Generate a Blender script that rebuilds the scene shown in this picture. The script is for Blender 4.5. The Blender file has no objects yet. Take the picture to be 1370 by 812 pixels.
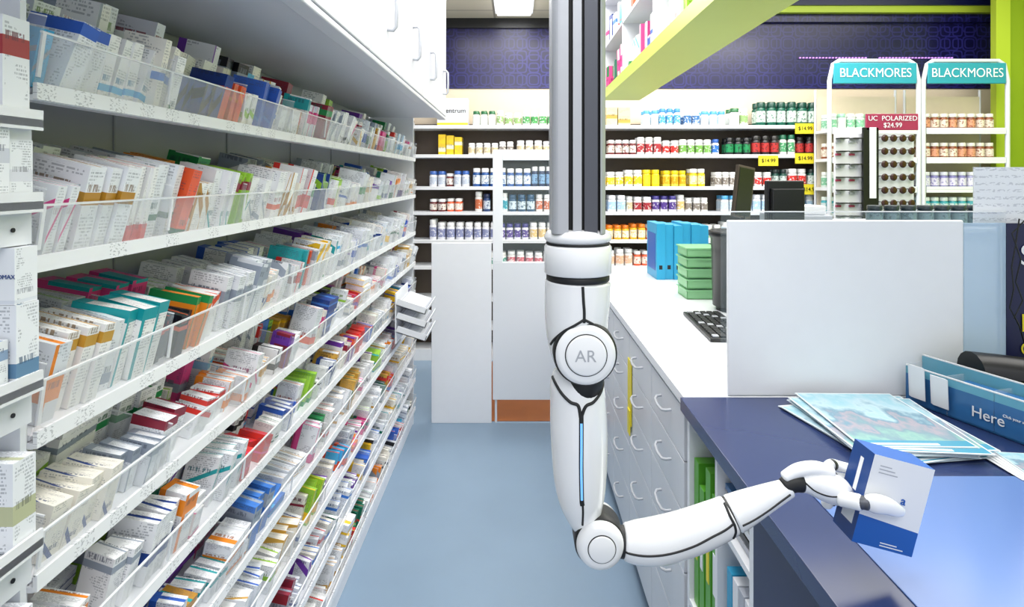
import bpy, math, random
from mathutils import Vector, Matrix
from mathutils.bvhtree import BVHTree
random.seed(23)
S=bpy.context.scene
C=bpy.context.collection
pi=math.pi
def lin(h):
    h=h.lstrip('#'); o=[]
    for i in (0,2,4):
        c=int(h[i:i+2],16)/255
        o.append(c/12.92 if c<=.04045 else ((c+.055)/1.055)**2.4)
    return (o[0],o[1],o[2],1)
# ------------------------------------------------------------ materials
def mat(name,col,rough=.5,metal=0,emit=0,bump=0,var=0,scale=20,coat=0):
    m=bpy.data.materials.new(name); m.use_nodes=True
    nt=m.node_tree; b=nt.nodes['Principled BSDF']
    c=lin(col) if isinstance(col,str) else col
    b.inputs['Base Color'].default_value=c
    b.inputs['Roughness'].default_value=rough
    b.inputs['Metallic'].default_value=metal
    b.inputs['Coat Weight'].default_value=coat
    if emit:
        b.inputs['Emission Color'].default_value=c
        b.inputs['Emission Strength'].default_value=emit
    if bump or var:
        tc=nt.nodes.new('ShaderNodeTexCoord'); n=nt.nodes.new('ShaderNodeTexNoise')
        n.inputs['Scale'].default_value=scale; n.inputs['Detail'].default_value=4
        nt.links.new(tc.outputs['Object'],n.inputs['Vector'])
        if bump:
            bp=nt.nodes.new('ShaderNodeBump'); bp.inputs['Strength'].default_value=bump; bp.inputs['Distance'].default_value=.01
            nt.links.new(n.outputs['Fac'],bp.inputs['Height']); nt.links.new(bp.outputs['Normal'],b.inputs['Normal'])
        if var:
            mx=nt.nodes.new('ShaderNodeMix'); mx.data_type='RGBA'
            mx.inputs[6].default_value=tuple(x*(1-var) for x in c[:3])+(1,)
            mx.inputs[7].default_value=tuple(min(1,x*(1+var)) for x in c[:3])+(1,)
            nt.links.new(n.outputs['Fac'],mx.inputs[0]); nt.links.new(mx.outputs[2],b.inputs['Base Color'])
    return m
def clear(name,tint,alpha,rough=.08):
    m=bpy.data.materials.new(name); m.use_nodes=True; nt=m.node_tree
    b=nt.nodes['Principled BSDF']
    b.inputs['Base Color'].default_value=lin(tint); b.inputs['Roughness'].default_value=rough
    b.inputs['Alpha'].default_value=alpha
    return m
class N:
    def __init__(s,m): s.nt=m.node_tree
    def math(s,op,a,b=None,c=None):
        n=s.nt.nodes.new('ShaderNodeMath'); n.operation=op
        for i,v in enumerate((a,b,c)):
            if v is None: continue
            if isinstance(v,(int,float)): n.inputs[i].default_value=v
            else: s.nt.links.new(v,n.inputs[i])
        return n.outputs[0]
    def mul(s,*a):
        r=a[0]
        for x in a[1:]: r=s.math('MULTIPLY',r,x)
        return r
    def mix(s,f,a,b):
        n=s.nt.nodes.new('ShaderNodeMix'); n.data_type='RGBA'
        for i,v in ((0,f),(6,a),(7,b)):
            if isinstance(v,(int,float,tuple)): n.inputs[i].default_value=v
            else: s.nt.links.new(v,n.inputs[i])
        return n.outputs[2]
    def comb(s,x,y,z):
        n=s.nt.nodes.new('ShaderNodeCombineXYZ')
        for i,v in enumerate((x,y,z)):
            if isinstance(v,(int,float)): n.inputs[i].default_value=v
            else: s.nt.links.new(v,n.inputs[i])
        return n.outputs[0]
    def sep(s,v):
        n=s.nt.nodes.new('ShaderNodeSeparateXYZ'); s.nt.links.new(v,n.inputs[0]); return n.outputs
    def noise(s,v,sc,det=2):
        n=s.nt.nodes.new('ShaderNodeTexNoise'); s.nt.links.new(v,n.inputs['Vector'])
        n.inputs['Scale'].default_value=sc; n.inputs['Detail'].default_value=det; return n.outputs['Fac']
    def attr(s,nm):
        n=s.nt.nodes.new('ShaderNodeAttribute'); n.attribute_name=nm; return n
    def tc(s,k):
        return s.nt.nodes.new('ShaderNodeTexCoord').outputs[k]
def printed_mat():
    m=bpy.data.materials.new('printed_carton'); m.use_nodes=True
    k=N(m); b=m.node_tree.nodes['Principled BSDF']; b.inputs['Roughness'].default_value=.38
    c1=k.attr('c1').outputs['Color']; c2=k.attr('c2').outputs['Color']; r=k.sep(k.attr('rnd').outputs['Vector'])
    uv=k.sep(k.tc('UV')); u,v=uv[0],uv[1]
    sl=k.math('MULTIPLY',k.math('SUBTRACT',u,.5),k.math('MULTIPLY',k.math('SUBTRACT',r[2],.5),1.2))
    vv=k.math('ADD',v,sl)
    band=k.mul(k.math('GREATER_THAN',vv,r[0]),k.math('LESS_THAN',vv,k.math('ADD',r[0],r[1])))
    # text lines in rows, grouped into paragraphs
    row=k.math('FLOOR',k.math('MULTIPLY',v,24)); fr_=k.math('FRACT',k.math('MULTIPLY',v,24))
    t=k.noise(k.comb(k.math('MULTIPLY_ADD',u,26,k.math('MULTIPLY',r[1],90)),k.math('MULTIPLY',row,3.7),k.math('MULTIPLY',r[0],20)),1,0)
    par=k.noise(k.comb(k.math('MULTIPLY_ADD',u,1.5,k.math('MULTIPLY',r[0],70)),k.math('MULTIPLY',v,4),r[1]),1,0)
    tx=k.mul(k.math('GREATER_THAN',t,.47),k.math('LESS_THAN',fr_,.55),k.math('GREATER_THAN',par,.50),
             k.math('LESS_THAN',k.math('ABSOLUTE',k.math('SUBTRACT',u,.5)),.42),.45)
    nm=k.mul(k.math('GREATER_THAN',v,k.math('ADD',r[0],.16)),k.math('LESS_THAN',v,k.math('ADD',r[0],.25)))
    nn=k.noise(k.comb(k.math('MULTIPLY_ADD',u,22,k.math('MULTIPLY',r[1],50)),k.math('MULTIPLY',v,4),r[0]),1,0)
    nm=k.mul(nm,k.math('GREATER_THAN',nn,.47),k.math('LESS_THAN',k.math('ABSOLUTE',k.math('SUBTRACT',u,.45)),.35))
    # side stripe on some products
    st=k.mul(k.math('LESS_THAN',u,.22),k.math('GREATER_THAN',r[1],.24))
    col=k.mix(tx,c1,lin('#404a60'))
    col=k.mix(k.math('MAXIMUM',band,st),col,c2)
    inv=k.mix(.6,c2,lin('#1c2440'))
    col=k.mix(k.math('MULTIPLY',nm,.8),col,inv)
    m.node_tree.links.new(col,b.inputs['Base Color'])
    return m
def flat_attr_mat():
    m=bpy.data.materials.new('bottle_plastic'); m.use_nodes=True
    k=N(m); b=m.node_tree.nodes['Principled BSDF']; b.inputs['Roughness'].default_value=.3
    o=k.tc('Object'); n=k.noise(o,60,2)
    col=k.mix(k.math('MULTIPLY',k.math('GREATER_THAN',n,.58),k.sep(k.attr('rnd').outputs['Vector'])[0]),k.attr('c1').outputs['Color'],k.attr('c2').outputs['Color'])
    m.node_tree.links.new(col,b.inputs['Base Color']); return m
def grid_mat(name,base,line,sx,sy,w,rough=.6):
    m=bpy.data.materials.new(name); m.use_nodes=True; k=N(m); b=m.node_tree.nodes['Principled BSDF']
    b.inputs['Roughness'].default_value=rough
    o=k.sep(k.tc('Object'))
    a=k.math('LESS_THAN',k.math('FRACT',k.math('DIVIDE',k.math('ADD',o[0],50),sx)),w/sx)
    c=k.math('LESS_THAN',k.math('FRACT',k.math('DIVIDE',k.math('ADD',o[1],50),sy)),w/sy)
    col=k.mix(k.math('MAXIMUM',a,c),lin(base),lin(line))
    m.node_tree.links.new(col,b.inputs['Base Color']); return m
def purple_mat():
    m=bpy.data.materials.new('navy_pattern_panel'); m.use_nodes=True; k=N(m); b=m.node_tree.nodes['Principled BSDF']
    b.inputs['Roughness'].default_value=.3
    o=k.sep(k.tc('Object'))
    def ring(s,off,wd):
        x=k.math('ABSOLUTE',k.math('SUBTRACT',k.math('FRACT',k.math('MULTIPLY_ADD',o[0],s,20+off)),.5))
        z=k.math('ABSOLUTE',k.math('SUBTRACT',k.math('FRACT',k.math('MULTIPLY_ADD',o[2],s,20+off)),.5))
        d=k.math('POWER',k.math('ADD',k.math('POWER',x,4),k.math('POWER',z,4)),.25)
        return k.math('LESS_THAN',k.math('ABSOLUTE',k.math('SUBTRACT',d,.38)),wd)
    n=k.noise(k.tc('Object'),1.6,1)
    msk=k.math('MULTIPLY',k.math('MAXIMUM',ring(9,0,.05),ring(6,.5,.035)),k.math('MULTIPLY_ADD',n,.8,-.10))
    col=k.mix(msk,lin('#110f42'),lin('#3d3a98'))
    m.node_tree.links.new(col,b.inputs['Base Color']); return m
def label_rail_mat():
    m=bpy.data.materials.new('label_rail'); m.use_nodes=True; k=N(m); b=m.node_tree.nodes['Principled BSDF']
    b.inputs['Roughness'].default_value=.35
    o=k.sep(k.tc('Object'))
    f=k.math('FRACT',k.math('MULTIPLY',o[1],13))
    n=k.noise(k.comb(0,k.math('MULTIPLY',o[1],170),k.math('MULTIPLY',o[2],330)),1,1)
    zz=k.noise(k.comb(0,k.math('FLOOR',k.math('MULTIPLY',o[1],13)),k.math('FLOOR',k.math('MULTIPLY',o[2],6))),7.3,0)
    t=k.math('MULTIPLY',k.math('MULTIPLY',k.math('GREATER_THAN',n,.58),k.math('GREATER_THAN',f,.45)),.42)
    t=k.math('MULTIPLY',t,k.math('GREATER_THAN',zz,.42))
    col=k.mix(t,lin('#eef0f4'),lin('#40465a'))
    m.node_tree.links.new(col,b.inputs['Base Color']); return m
def leaflet_mat():
    m=bpy.data.materials.new('leaflet_print'); m.use_nodes=True; k=N(m); b=m.node_tree.nodes['Principled BSDF']
    b.inputs['Roughness'].default_value=.25
    uv=k.sep(k.tc('UV')); n=k.noise(k.comb(k.math('MULTIPLY',uv[0],1.3),uv[1],0),3.0,12)
    # landscape: sky fading down into mountains, then meadow
    h=k.math('ADD',k.math('MULTIPLY',n,.75),k.math('MULTIPLY',uv[1],.45))
    r=m.node_tree.nodes.new('ShaderNodeValToRGB'); m.node_tree.links.new(h,r.inputs[0])
    e=r.color_ramp.elements; e[0].position=.28; e[0].color=lin('#5d93a6'); e[1].position=.95; e[1].color=lin('#c5dde6')
    for p,c in ((.40,'#8fb8b0'),(.48,'#7d9aa8'),(.55,'#a8a0ac'),(.60,'#6f93a8'),(.68,'#b2cdd8'),(.80,'#94c2d2')):
        x=e.new(p); x.color=lin(c)
    brd=k.math('LESS_THAN',uv[1],.10); tl=k.mul(k.math('GREATER_THAN',uv[1],.03),k.math('LESS_THAN',uv[1],.06),k.math('LESS_THAN',k.math('ABSOLUTE',k.math('SUBTRACT',uv[0],.4)),.3))
    edge=k.math('GREATER_THAN',k.math('MAXIMUM',k.math('ABSOLUTE',k.math('SUBTRACT',uv[0],.5)),k.math('ABSOLUTE',k.math('SUBTRACT',uv[1],.5))),.485)
    col=k.mix(brd,r.outputs[0],lin('#4f9ab8')); col=k.mix(k.math('MAXIMUM',edge,tl),col,lin('#dfe6ea'))
    m.node_tree.links.new(col,b.inputs['Base Color']); return m
def doc_mat():
    m=bpy.data.materials.new('printed_sheet'); m.use_nodes=True; k=N(m); b=m.node_tree.nodes['Principled BSDF']
    o=k.sep(k.tc('Object'))
    n=k.noise(k.comb(k.math('MULTIPLY',o[0],90),0,k.math('MULTIPLY',o[2],200)),1,1)
    ln=k.math('LESS_THAN',k.math('FRACT',k.math('MULTIPLY',o[2],50)),.4)
    col=k.mix(k.math('MULTIPLY',k.math('MULTIPLY',k.math('GREATER_THAN',n,.52),ln),.35),lin('#e4e7ef'),lin('#6a7088'))
    m.node_tree.links.new(col,b.inputs['Base Color']); return m

M={}
M['white']=mat('white_laminate','#e9ebf0',.3,var=.02)
M['cup']=mat('cupboard_white','#d6d8de',.4,var=.02)
M['drw']=mat('drawer_white','#d6d9df',.35,var=.02)
M['hnd']=mat('handle_grey','#b4b7be',.3)
M['white2']=mat('white_metal','#dee1e7',.35)
M['offw']=mat('grey_white_panel','#b3b7c2',.45,var=.04,scale=3)
M['cream']=mat('cream_wall','#e2d3bc',.7,var=.03)
M['lime']=mat('lime_paint','#b5ca3a',.4,var=.05,scale=3)
M['limel']=mat('lime_soffit','#cddc68',.35,var=.08,scale=2)
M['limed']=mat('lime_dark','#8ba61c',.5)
M['navy']=mat('navy_laminate','#0f1444',.35,var=.04)
M['desk']=mat('desk_blue','#293660',.2,var=.05,scale=4)
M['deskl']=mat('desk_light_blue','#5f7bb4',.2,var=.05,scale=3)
M['purple']=purple_mat()
M['black']=mat('black_plastic','#0d0e12',.35)
M['seam']=mat('seam_black','#17181b',.5)
M['brown']=mat('shelf_back_brown','#4e4238',.6,var=.08)
M['wood']=mat('brown_wood','#8a5026',.4,var=.2,scale=8)
M['floor']=mat('vinyl_floor','#8298ae',.3,var=.08,scale=3)
M['robot']=mat('robot_shell_white','#f0f1f4',.14,coat=.5)
M['alu']=mat('brushed_aluminium','#b6b8be',.38,metal=.35,bump=.03,scale=60)
M['aluD']=mat('dark_aluminium','#585a62',.4,metal=.5)
M['led']=mat('blue_led','#6fb0f4',.3,emit=.8)
M['acr']=clear('clear_acrylic','#eef2f6',.15)
M['acre']=clear('acrylic_edge','#f6f8fb',.75)
M['glass']=clear('clear_glass','#d0e4ea',.05,.02)
M['frost']=clear('frosted_blue_glass','#bcd4ea',.65,.25)
M['carton']=printed_mat(); M['bottle']=flat_attr_mat()
M['rail']=label_rail_mat(); M['leaf']=leaflet_mat(); M['doc']=doc_mat()
M['teal']=mat('teal_header','#2796a6',.4); M['teal2']=mat('teal_binder','#2b9cc8',.4,var=.06)
M['green']=mat('green_file','#56a32c',.4); M['greenp']=clear('green_plastic','#a2e0a8',.62,.3)
M['yellow']=mat('yellow_tag','#e6d52a',.5); M['pink']=mat('maroon_sign','#9c2850',.4)
M['lamp']=mat('lamp_panel','#ffffff',.5,emit=6); M['pinkrefl']=mat('pink_reflection','#c08ae0',.5,emit=.9)  # the pink glow is a painted reflection, not a lamp
M['blue']=mat('carton_blue','#1a58ac',.4); M['dblue']=mat('carton_dark_blue','#123e80',.4)
M['lens']=mat('dark_lens','#3a201a',.1); M['grey']=mat('light_grey','#a9acb4',.4)
M['hb']=mat('holder_blue','#34699f',.2,var=.2,scale=12); M['ht']=clear('holder_turquoise','#6fb4cc',.8,.15)
M['skin']=mat('carton_white','#e4e6ea',.45)
M['ceil']=grid_mat('ceiling_tiles','#d4ccb8','#a39b8a',.6,.6,.02)
# ------------------------------------------------------------ mesh builder
ID=Matrix.Identity(4)
class MB:
    def __init__(s): s.v=[];s.f=[];s.m=[];s.uv=[];s.c1=[];s.c2=[];s.r=[];s.mats=[];s.smooth=[]
    def mi(s,k):
        if k not in s.mats: s.mats.append(k)
        return s.mats.index(k)
    def add(s,vs,fs,k,uvs=None,c1=(1,1,1,1),c2=(1,1,1,1),r=(0,0,0),sm=False):
        o=len(s.v); s.v+= [tuple(x) for x in vs]; i=s.mi(k)
        s.c1+=[c1]*len(vs); s.c2+=[c2]*len(vs); s.r+=[r]*len(vs)
        for j,f in enumerate(fs):
            s.f.append(tuple(o+a for a in f)); s.m.append(i); s.smooth.append(sm)
            if uvs: s.uv.append(uvs[j])
            elif len(f)==4: s.uv.append([(0,0),(1,0),(1,1),(0,1)])
            else: s.uv.append([(.5,.5)]*len(f))
    def box(s,x0,x1,y0,y1,z0,z1,k,T=ID,**kw):
        vs=[T@Vector(p) for p in ((x0,y0,z0),(x1,y0,z0),(x1,y1,z0),(x0,y1,z0),(x0,y0,z1),(x1,y0,z1),(x1,y1,z1),(x0,y1,z1))]
        fs=[(0,1,5,4),(1,2,6,5),(2,3,7,6),(3,0,4,7),(4,5,6,7),(3,2,1,0)]
        s.add(vs,fs,k,**kw)
    def cyl(s,p0,p1,r0,k,r1=None,n=16,sm=True,cap=True,**kw):
        p0=Vector(p0);p1=Vector(p1); r1=r0 if r1 is None else r1
        d=(p1-p0).normalized(); a=d.orthogonal().normalized(); b=d.cross(a)
        vs=[];
        for p,r in ((p0,r0),(p1,r1)):
            for i in range(n):
                t=2*pi*i/n; vs.append(p+a*math.cos(t)*r+b*math.sin(t)*r)
        fs=[(i,(i+1)%n,n+(i+1)%n,n+i) for i in range(n)]
        s.add(vs,fs,k,sm=sm,**kw)
        if cap:
            s.add(vs[:n],[tuple(range(n-1,-1,-1))],k,**kw); s.add(vs[n:],[tuple(range(n))],k,**kw)
    def lathe(s,c,prof,k,n=12,axis='Z',**kw):
        c=Vector(c); vs=[]
        for r,h in prof:
            for i in range(n):
                t=2*pi*i/n; x,y=r*math.cos(t),r*math.sin(t)
                vs.append(c+(Vector((x,y,h)) if axis=='Z' else Vector((x,h,y))))
        fs=[]
        for j in range(len(prof)-1):
            for i in range(n):
                q=(j*n+i,j*n+(i+1)%n,(j+1)*n+(i+1)%n,(j+1)*n+i)
                fs.append(q if axis=='Z' else q[::-1])
        s.add(vs,fs,k,sm=True,**kw)
    def tube(s,pts,r,k,n=8):
        pts=[Vector(p) for p in pts]
        vs=[];L=len(pts); pa=None
        for i,p in enumerate(pts):
            d=(pts[min(i+1,L-1)]-pts[max(i-1,0)]).normalized()
            if pa is None: a=d.orthogonal().normalized()
            else:
                a=pa-d*pa.dot(d)
                a=a.normalized() if a.length>1e-6 else d.orthogonal().normalized()
            pa=a; b=d.cross(a)
            rr=r[i] if isinstance(r,(list,tuple)) else r
            for j in range(n):
                t=2*pi*j/n; vs.append(p+a*math.cos(t)*rr+b*math.sin(t)*rr)
        fs=[(i*n+j,i*n+(j+1)%n,(i+1)*n+(j+1)%n,(i+1)*n+j) for i in range(L-1) for j in range(n)]
        s.add(vs,fs,k,sm=True)
        s.add(vs[:n],[tuple(range(n-1,-1,-1))],k); s.add(vs[-n:],[tuple(range(n))],k)
    def obj(s,name,parent=None,bevel=0,attrs=False,seg=2):
        me=bpy.data.meshes.new(name); me.from_pydata(s.v,[],s.f)
        for k in s.mats: me.materials.append(M[k])
        me.polygons.foreach_set('material_index',s.m)
        me.polygons.foreach_set('use_smooth',s.smooth)
        ul=me.uv_layers.new(name='UVMap'); fl=[c for f in s.uv for p in f for c in p]
        ul.data.foreach_set('uv',fl)
        if attrs:
            for nm,d in (('c1',s.c1),('c2',s.c2)):
                a=me.attributes.new(nm,'FLOAT_COLOR','POINT'); a.data.foreach_set('color',[x for c in d for x in c])
            a=me.attributes.new('rnd','FLOAT_VECTOR','POINT'); a.data.foreach_set('vector',[x for c in s.r for x in c])
        me.update()
        o=bpy.data.objects.new(name,me); C.objects.link(o)
        if parent: o.parent=parent
        if bevel:
            b=o.modifiers.new('b','BEVEL'); b.width=bevel; b.segments=seg; b.limit_method='ANGLE'; b.harden_normals=False
        return o
def empty(name,loc=(0,0,0)):
    e=bpy.data.objects.new(name,None); C.objects.link(e); e.empty_display_size=.05; return e
def text(name,body,loc,size,rot,k,parent,align='CENTER',ext=.0006,sx=1):
    c=bpy.data.curves.new(name,'FONT'); c.body=body; c.size=size; c.extrude=ext; c.align_x=align; c.align_y='CENTER'
    c.materials.append(M[k]); o=bpy.data.objects.new(name,c); C.objects.link(o)
    o.location=loc; o.rotation_euler=rot; o.scale=(sx,1,1); o.parent=parent; return o
F=(pi/2,0,0)
# ------------------------------------------------------------ room
def simple(name,x0,x1,y0,y1,z0,z1,k,**kw):
    b=MB(); b.box(x0,x1,y0,y1,z0,z1,k); return b.obj(name,**kw)
simple('floor',-1.1,4.8,-1.2,5.7,-.1,0,'floor')
simple('floor_wood',-.5,.46,3.93,5.2,0,.004,'wood')
simple('wall_left',-1.05,-.95,-1.2,5.7,0,3.4,'offw')
simple('wall_right',4.6,4.7,-1.2,5.7,0,3.5,'lime')
b=MB(); b.box(-1.05,4.7,5.5,5.6,0,2.42,'cream'); b.box(-1.05,4.7,5.49,5.6,2.42,3.02,'purple')
b.box(-1.05,.8,5.46,5.6,2.97,3.2,'black'); b.box(.8,4.7,5.44,5.6,3.02,3.14,'purple'); b.box(.8,4.7,5.38,5.6,3.09,3.15,'lime'); b.box(.8,4.7,5.36,5.6,3.15,3.5,'navy')
b.obj('wall_back')
b=MB(); b.box(-1.05,.78,-1.2,5.6,3.06,3.12,'ceil'); b.box(.78,4.7,-1.2,5.6,3.45,3.5,'ceil'); b.obj('ceiling')
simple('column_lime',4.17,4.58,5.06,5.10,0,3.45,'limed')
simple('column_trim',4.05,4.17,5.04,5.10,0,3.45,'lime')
b=MB(); b.box(-.16,.13,4.50,5.25,3.025,3.06,'lamp'); b.box(-.18,.15,4.48,5.27,3.045,3.06,'white'); b.obj('ceiling_light')
# ------------------------------------------------------------ carton generator
SAT=['#d8342c','#2f5fc0','#ef8a1e','#1f8f4e','#7238a8','#e04a90','#18a0a8','#f0c020','#123a88','#4ab4e8','#8c2038','#96c838','#16181e','#b8862a','#3c7ad0','#e85a30','#d0a040','#0f6a50']
WH=['#f1f2f5','#eaedf2','#f4f4f4','#e4e8ef','#f0ece2','#f2f3f7','#eef0f5']
def product(hr,wr,tr,wp=.78):
    c1=lin(random.choice(WH)) if random.random()<wp else lin(random.choice(SAT))
    c2=lin(random.choice(SAT)) if random.random()<.85 else lin('#9aa4b4')
    return dict(h=random.uniform(*hr),w=random.uniform(*wr),t=random.uniform(*tr),c1=c1,c2=c2,
                r=(random.uniform(-.05,.85),random.uniform(.06,.36),random.choice([.5,.5,.5,random.random()])))
def carton(mb,T,w,t,h,c1,c2,r):
    mb.box(-w,0,0,t,0,h,'carton',T=T,c1=c1,c2=c2,r=r)
def fill_row(mb,T,y0,y1,x0,hr,wr,tr,wp=.78,lean=.10,dens=1,flatp=0):
    y=y0
    while y<y1:
        p=product(hr,wr,tr,wp); n=random.choice([1,1,2,2,3,4])
        if random.random()<flatp:
            wy=min(p['h'],.1); z=.002
            if y+wy>y1: break
            for i in range(random.choice([2,3,4])):
                A=T@Matrix.Translation((x0+random.uniform(-.01,.004),y,z))@Matrix.Rotation(random.uniform(-.1,.1),4,'Z')
                mb.box(-p['w'],0,0,wy,0,p['t'],'carton',T=A,c1=p['c1'],c2=p['c2'],r=p['r']); z+=p['t']+.0005
            y+=wy+.006; continue
        for i in range(n):
            if y+p['t']>y1: y=y1+1;break
            l=random.uniform(-.02,lean) if random.random()<.75 else random.uniform(0,lean*3)
            A=T@Matrix.Translation((x0+random.uniform(-.022,.004),y,0.001))@Matrix.Rotation(random.uniform(-.16,.16),4,'Z')@Matrix.Rotation(-l,4,'X')
            carton(mb,A,p['w'],p['t'],p['h']*random.choice([1,1,.98]),p['c1'],p['c2'],p['r'])
            y+=p['t']*1.03+random.uniform(0,.004)
        if random.random()>dens: y+=random.uniform(.01,.05)
# ------------------------------------------------------------ left shelving
XS=-.65
levels=[1.71,1.474,1.235,1.04,.855,.665,.475,.285,.10]
unit=empty('pharmacy_shelving_unit')
fr=MB(); ac=MB(); bx=MB(); rl=MB()
a=math.radians(13)
for i,z in enumerate(levels):
    T=Matrix.Translation((XS-.012,0,z+.012))@Matrix.Rotation(a,4,'Y')
    fr.box(-.285,0,.815,3.88,-.006,0,'white',T=T)
    rl.box(XS-.006,XS,.812,3.88,z-.003,z+.020,'rail')
    fr.box(XS-.03,XS-.006,.812,3.88,z-.004,z+.004,'white')
    TL=Matrix.Translation((XS-.004,0,z+.018))@Matrix.Rotation(math.radians(8),4,'Y')
    lh=.07 if i<3 else .058
    ac.box(-.0015,.0015,.812,3.88,0,lh,'acr',T=TL)
    ac.box(-.002,.002,.812,3.88,lh,lh+.003,'acre',T=TL)
    for j in range(11):
        y=.815+j*.305
        ac.box(-.16,-.001,y,y+.002,0,lh+.03,'acr',T=T)
        ac.box(-.16,-.001,y,y+.002,lh+.03,lh+.032,'acre',T=T)
        ac.box(-.001,.002,y-.002,y+.004,.01,lh,'acre',T=TL)
    if i==0:
        fill_row(bx,T,.84,3.84,-.004,(.08,.135),(.07,.1),(.016,.042),wp=.85,dens=.85); fill_row(bx,T,.84,3.84,-.13,(.11,.185),(.08,.1),(.022,.055),wp=.76)
    elif i==1:
        fill_row(bx,T,.84,3.84,-.004,(.09,.145),(.08,.11),(.014,.036),wp=.82,dens=.85); fill_row(bx,T,.84,3.84,-.14,(.09,.145),(.08,.1),(.022,.05),wp=.72,dens=.8)
    elif i==2:
        fill_row(bx,T,.84,3.84,-.004,(.085,.145),(.08,.11),(.016,.042),wp=.80,dens=.75); fill_row(bx,T,.84,3.84,-.14,(.07,.12),(.08,.1),(.022,.055),wp=.72,dens=.45)
    else:
        hh=.135 if i==3 else .115
        fill_row(bx,T,.84,3.84,-.003,(.05,hh),(.055,.085),(.018,.045),dens=.55,wp=.78,flatp=.12,lean=.17)
        fill_row(bx,T,.84,3.84,-.10,(.05,hh),(.055,.075),(.018,.05),dens=.5,wp=.76,flatp=.15,lean=.17)
        fill_row(bx,T,.84,3.84,-.185,(.055,hh),(.055,.075),(.02,.055),dens=.5,wp=.74,flatp=.15,lean=.17)
for y in (.80,3.88):
    fr.box(-.95,-.665,y,y+.014,.0,1.80 if y<3.8 else 1.99,'white')
fr.box(-.95,-.67,.8,3.89,0,.08,'white')
fr.box(-.949,-.944,.8,3.89,.08,1.98,'offw')
for y in (1.4,1.95,2.5,3.05,3.6): fr.box(-.944,-.940,y,y+.006,.1,1.98,'grey')
fr.obj('frame',unit); ac.obj('acrylic_fronts',unit); rl.obj('label_rails',unit)
bx.obj('medicine_cartons',unit,attrs=True)
# near unit
nu=empty('shelf_end_bay')
b=MB()
for z in (1.675,1.57,1.34,1.135,.95):
    b.box(-.93,-.612,.66,.775,z-.010,z,'white'); b.box(-.616,-.612,.66,.775,z-.014,z+.012,'acre')
    b.box(-.93,-.612,.66,.664,z-.014,z+.012,'white2')
    b.box(-.645,-.625,.70,.772,z-.055,z-.010,'white2'); b.cyl((-.6245,.742,z-.035),(-.623,.742,z-.035),.003,'black',n=10)
b.box(-.93,-.645,.778,.788,0,1.9,'white2')
b.obj('ledges',nu)
c=MB()
W=lin('#e8ebf0')
def put(x1,y0,z,w,t,h,c2,r,c1=W):
    c.box(x1-w,x1,y0,y0+t,z,z+h,'carton',c1=c1,c2=lin(c2),r=r)
put(-.614,.735,1.343,.1,.035,.10,'#5f86a8',(.1,.18,.5)); put(-.616,.735,1.4435,.1,.035,.07,'#d8dde6',(.02,.06,.5))
put(-.618,.70,1.573,.06,.03,.09,'#c8ccd8',(.5,.2,.5)); put(-.622,.735,1.573,.06,.035,.075,'#d8dae4',(.3,.2,.5))
put(-.618,.735,1.138,.1,.035,.11,'#b8bc98',(.3,.22,.5)); put(-.622,.735,.953,.1,.035,.1,'#9ab87a',(.3,.2,.5))
put(-.618,.72,1.678,.05,.04,.12,'#a0343c',(.6,.2,.5)); put(-.62,.70,1.343,.05,.03,.06,'#88a0c0',(.6,.2,.5))
c.obj('cartons_end_bay',nu,attrs=True)
text('carton_print','ZITHROMAX',(-.636,.7335,1.478),.0075,F,'dblue',nu,'CENTER',.0003)
# ------------------------------------------------------------ upper cupboard
u=empty('wall_cupboard')
b=MB(); b.box(-.94,-.47,.2,3.88,1.99,3.05,'cup'); b.box(-.5,-.452,.2,3.88,1.975,1.992,'cup')
ys=[.25,.80,1.33,1.86,2.39,2.92,3.44,3.87]
for i in range(7): b.box(-.47,-.45,ys[i]+.004,ys[i+1]-.004,1.995,3.04,'cup')
b.obj('carcass_and_doors',u,bevel=.003)
b=MB()
for i in range(7): b.box(-.474,-.468,ys[i]-.004,ys[i]+.004,1.99,3.04,'seam')
b.obj('door_gaps',u)
b=MB()
for y in (1.62,2.10,2.62,3.15,3.7):
    b.tube([(-.449,y,2.26),(-.43,y,2.262),(-.42,y,2.25),(-.418,y,2.19),(-.42,y,2.13),(-.43,y,2.118),(-.449,y,2.12)],.0065,'hnd')
b.obj('handles',u)
# ------------------------------------------------------------ partition + glazed gate
b=MB(); b.box(-.55,-.158,3.9,3.93,0,1.176,'white'); b.obj('partition_panel',bevel=.003)
g=empty('glazed_gate'); b=MB()
b.box(-.15,.40,3.9,3.94,.152,1.05,'white2'); b.box(-.15,-.085,3.9,3.94,1.05,1.785,'white'); b.box(.335,.40,3.9,3.94,1.05,1.785,'white'); b.box(-.085,.335,3.9,3.94,1.715,1.785,'white')
b.obj('leaf',g,bevel=.003)
b=MB(); b.box(-.085,.335,3.915,3.922,1.05,1.715,'glass'); b.obj('glazing',g)
b=MB(); b.cyl((.385,3.92,0),(.385,3.92,.152),.02,'white2'); b.cyl((-.13,3.92,0),(-.13,3.92,.152),.008,'white2'); b.obj('posts',g)
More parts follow.
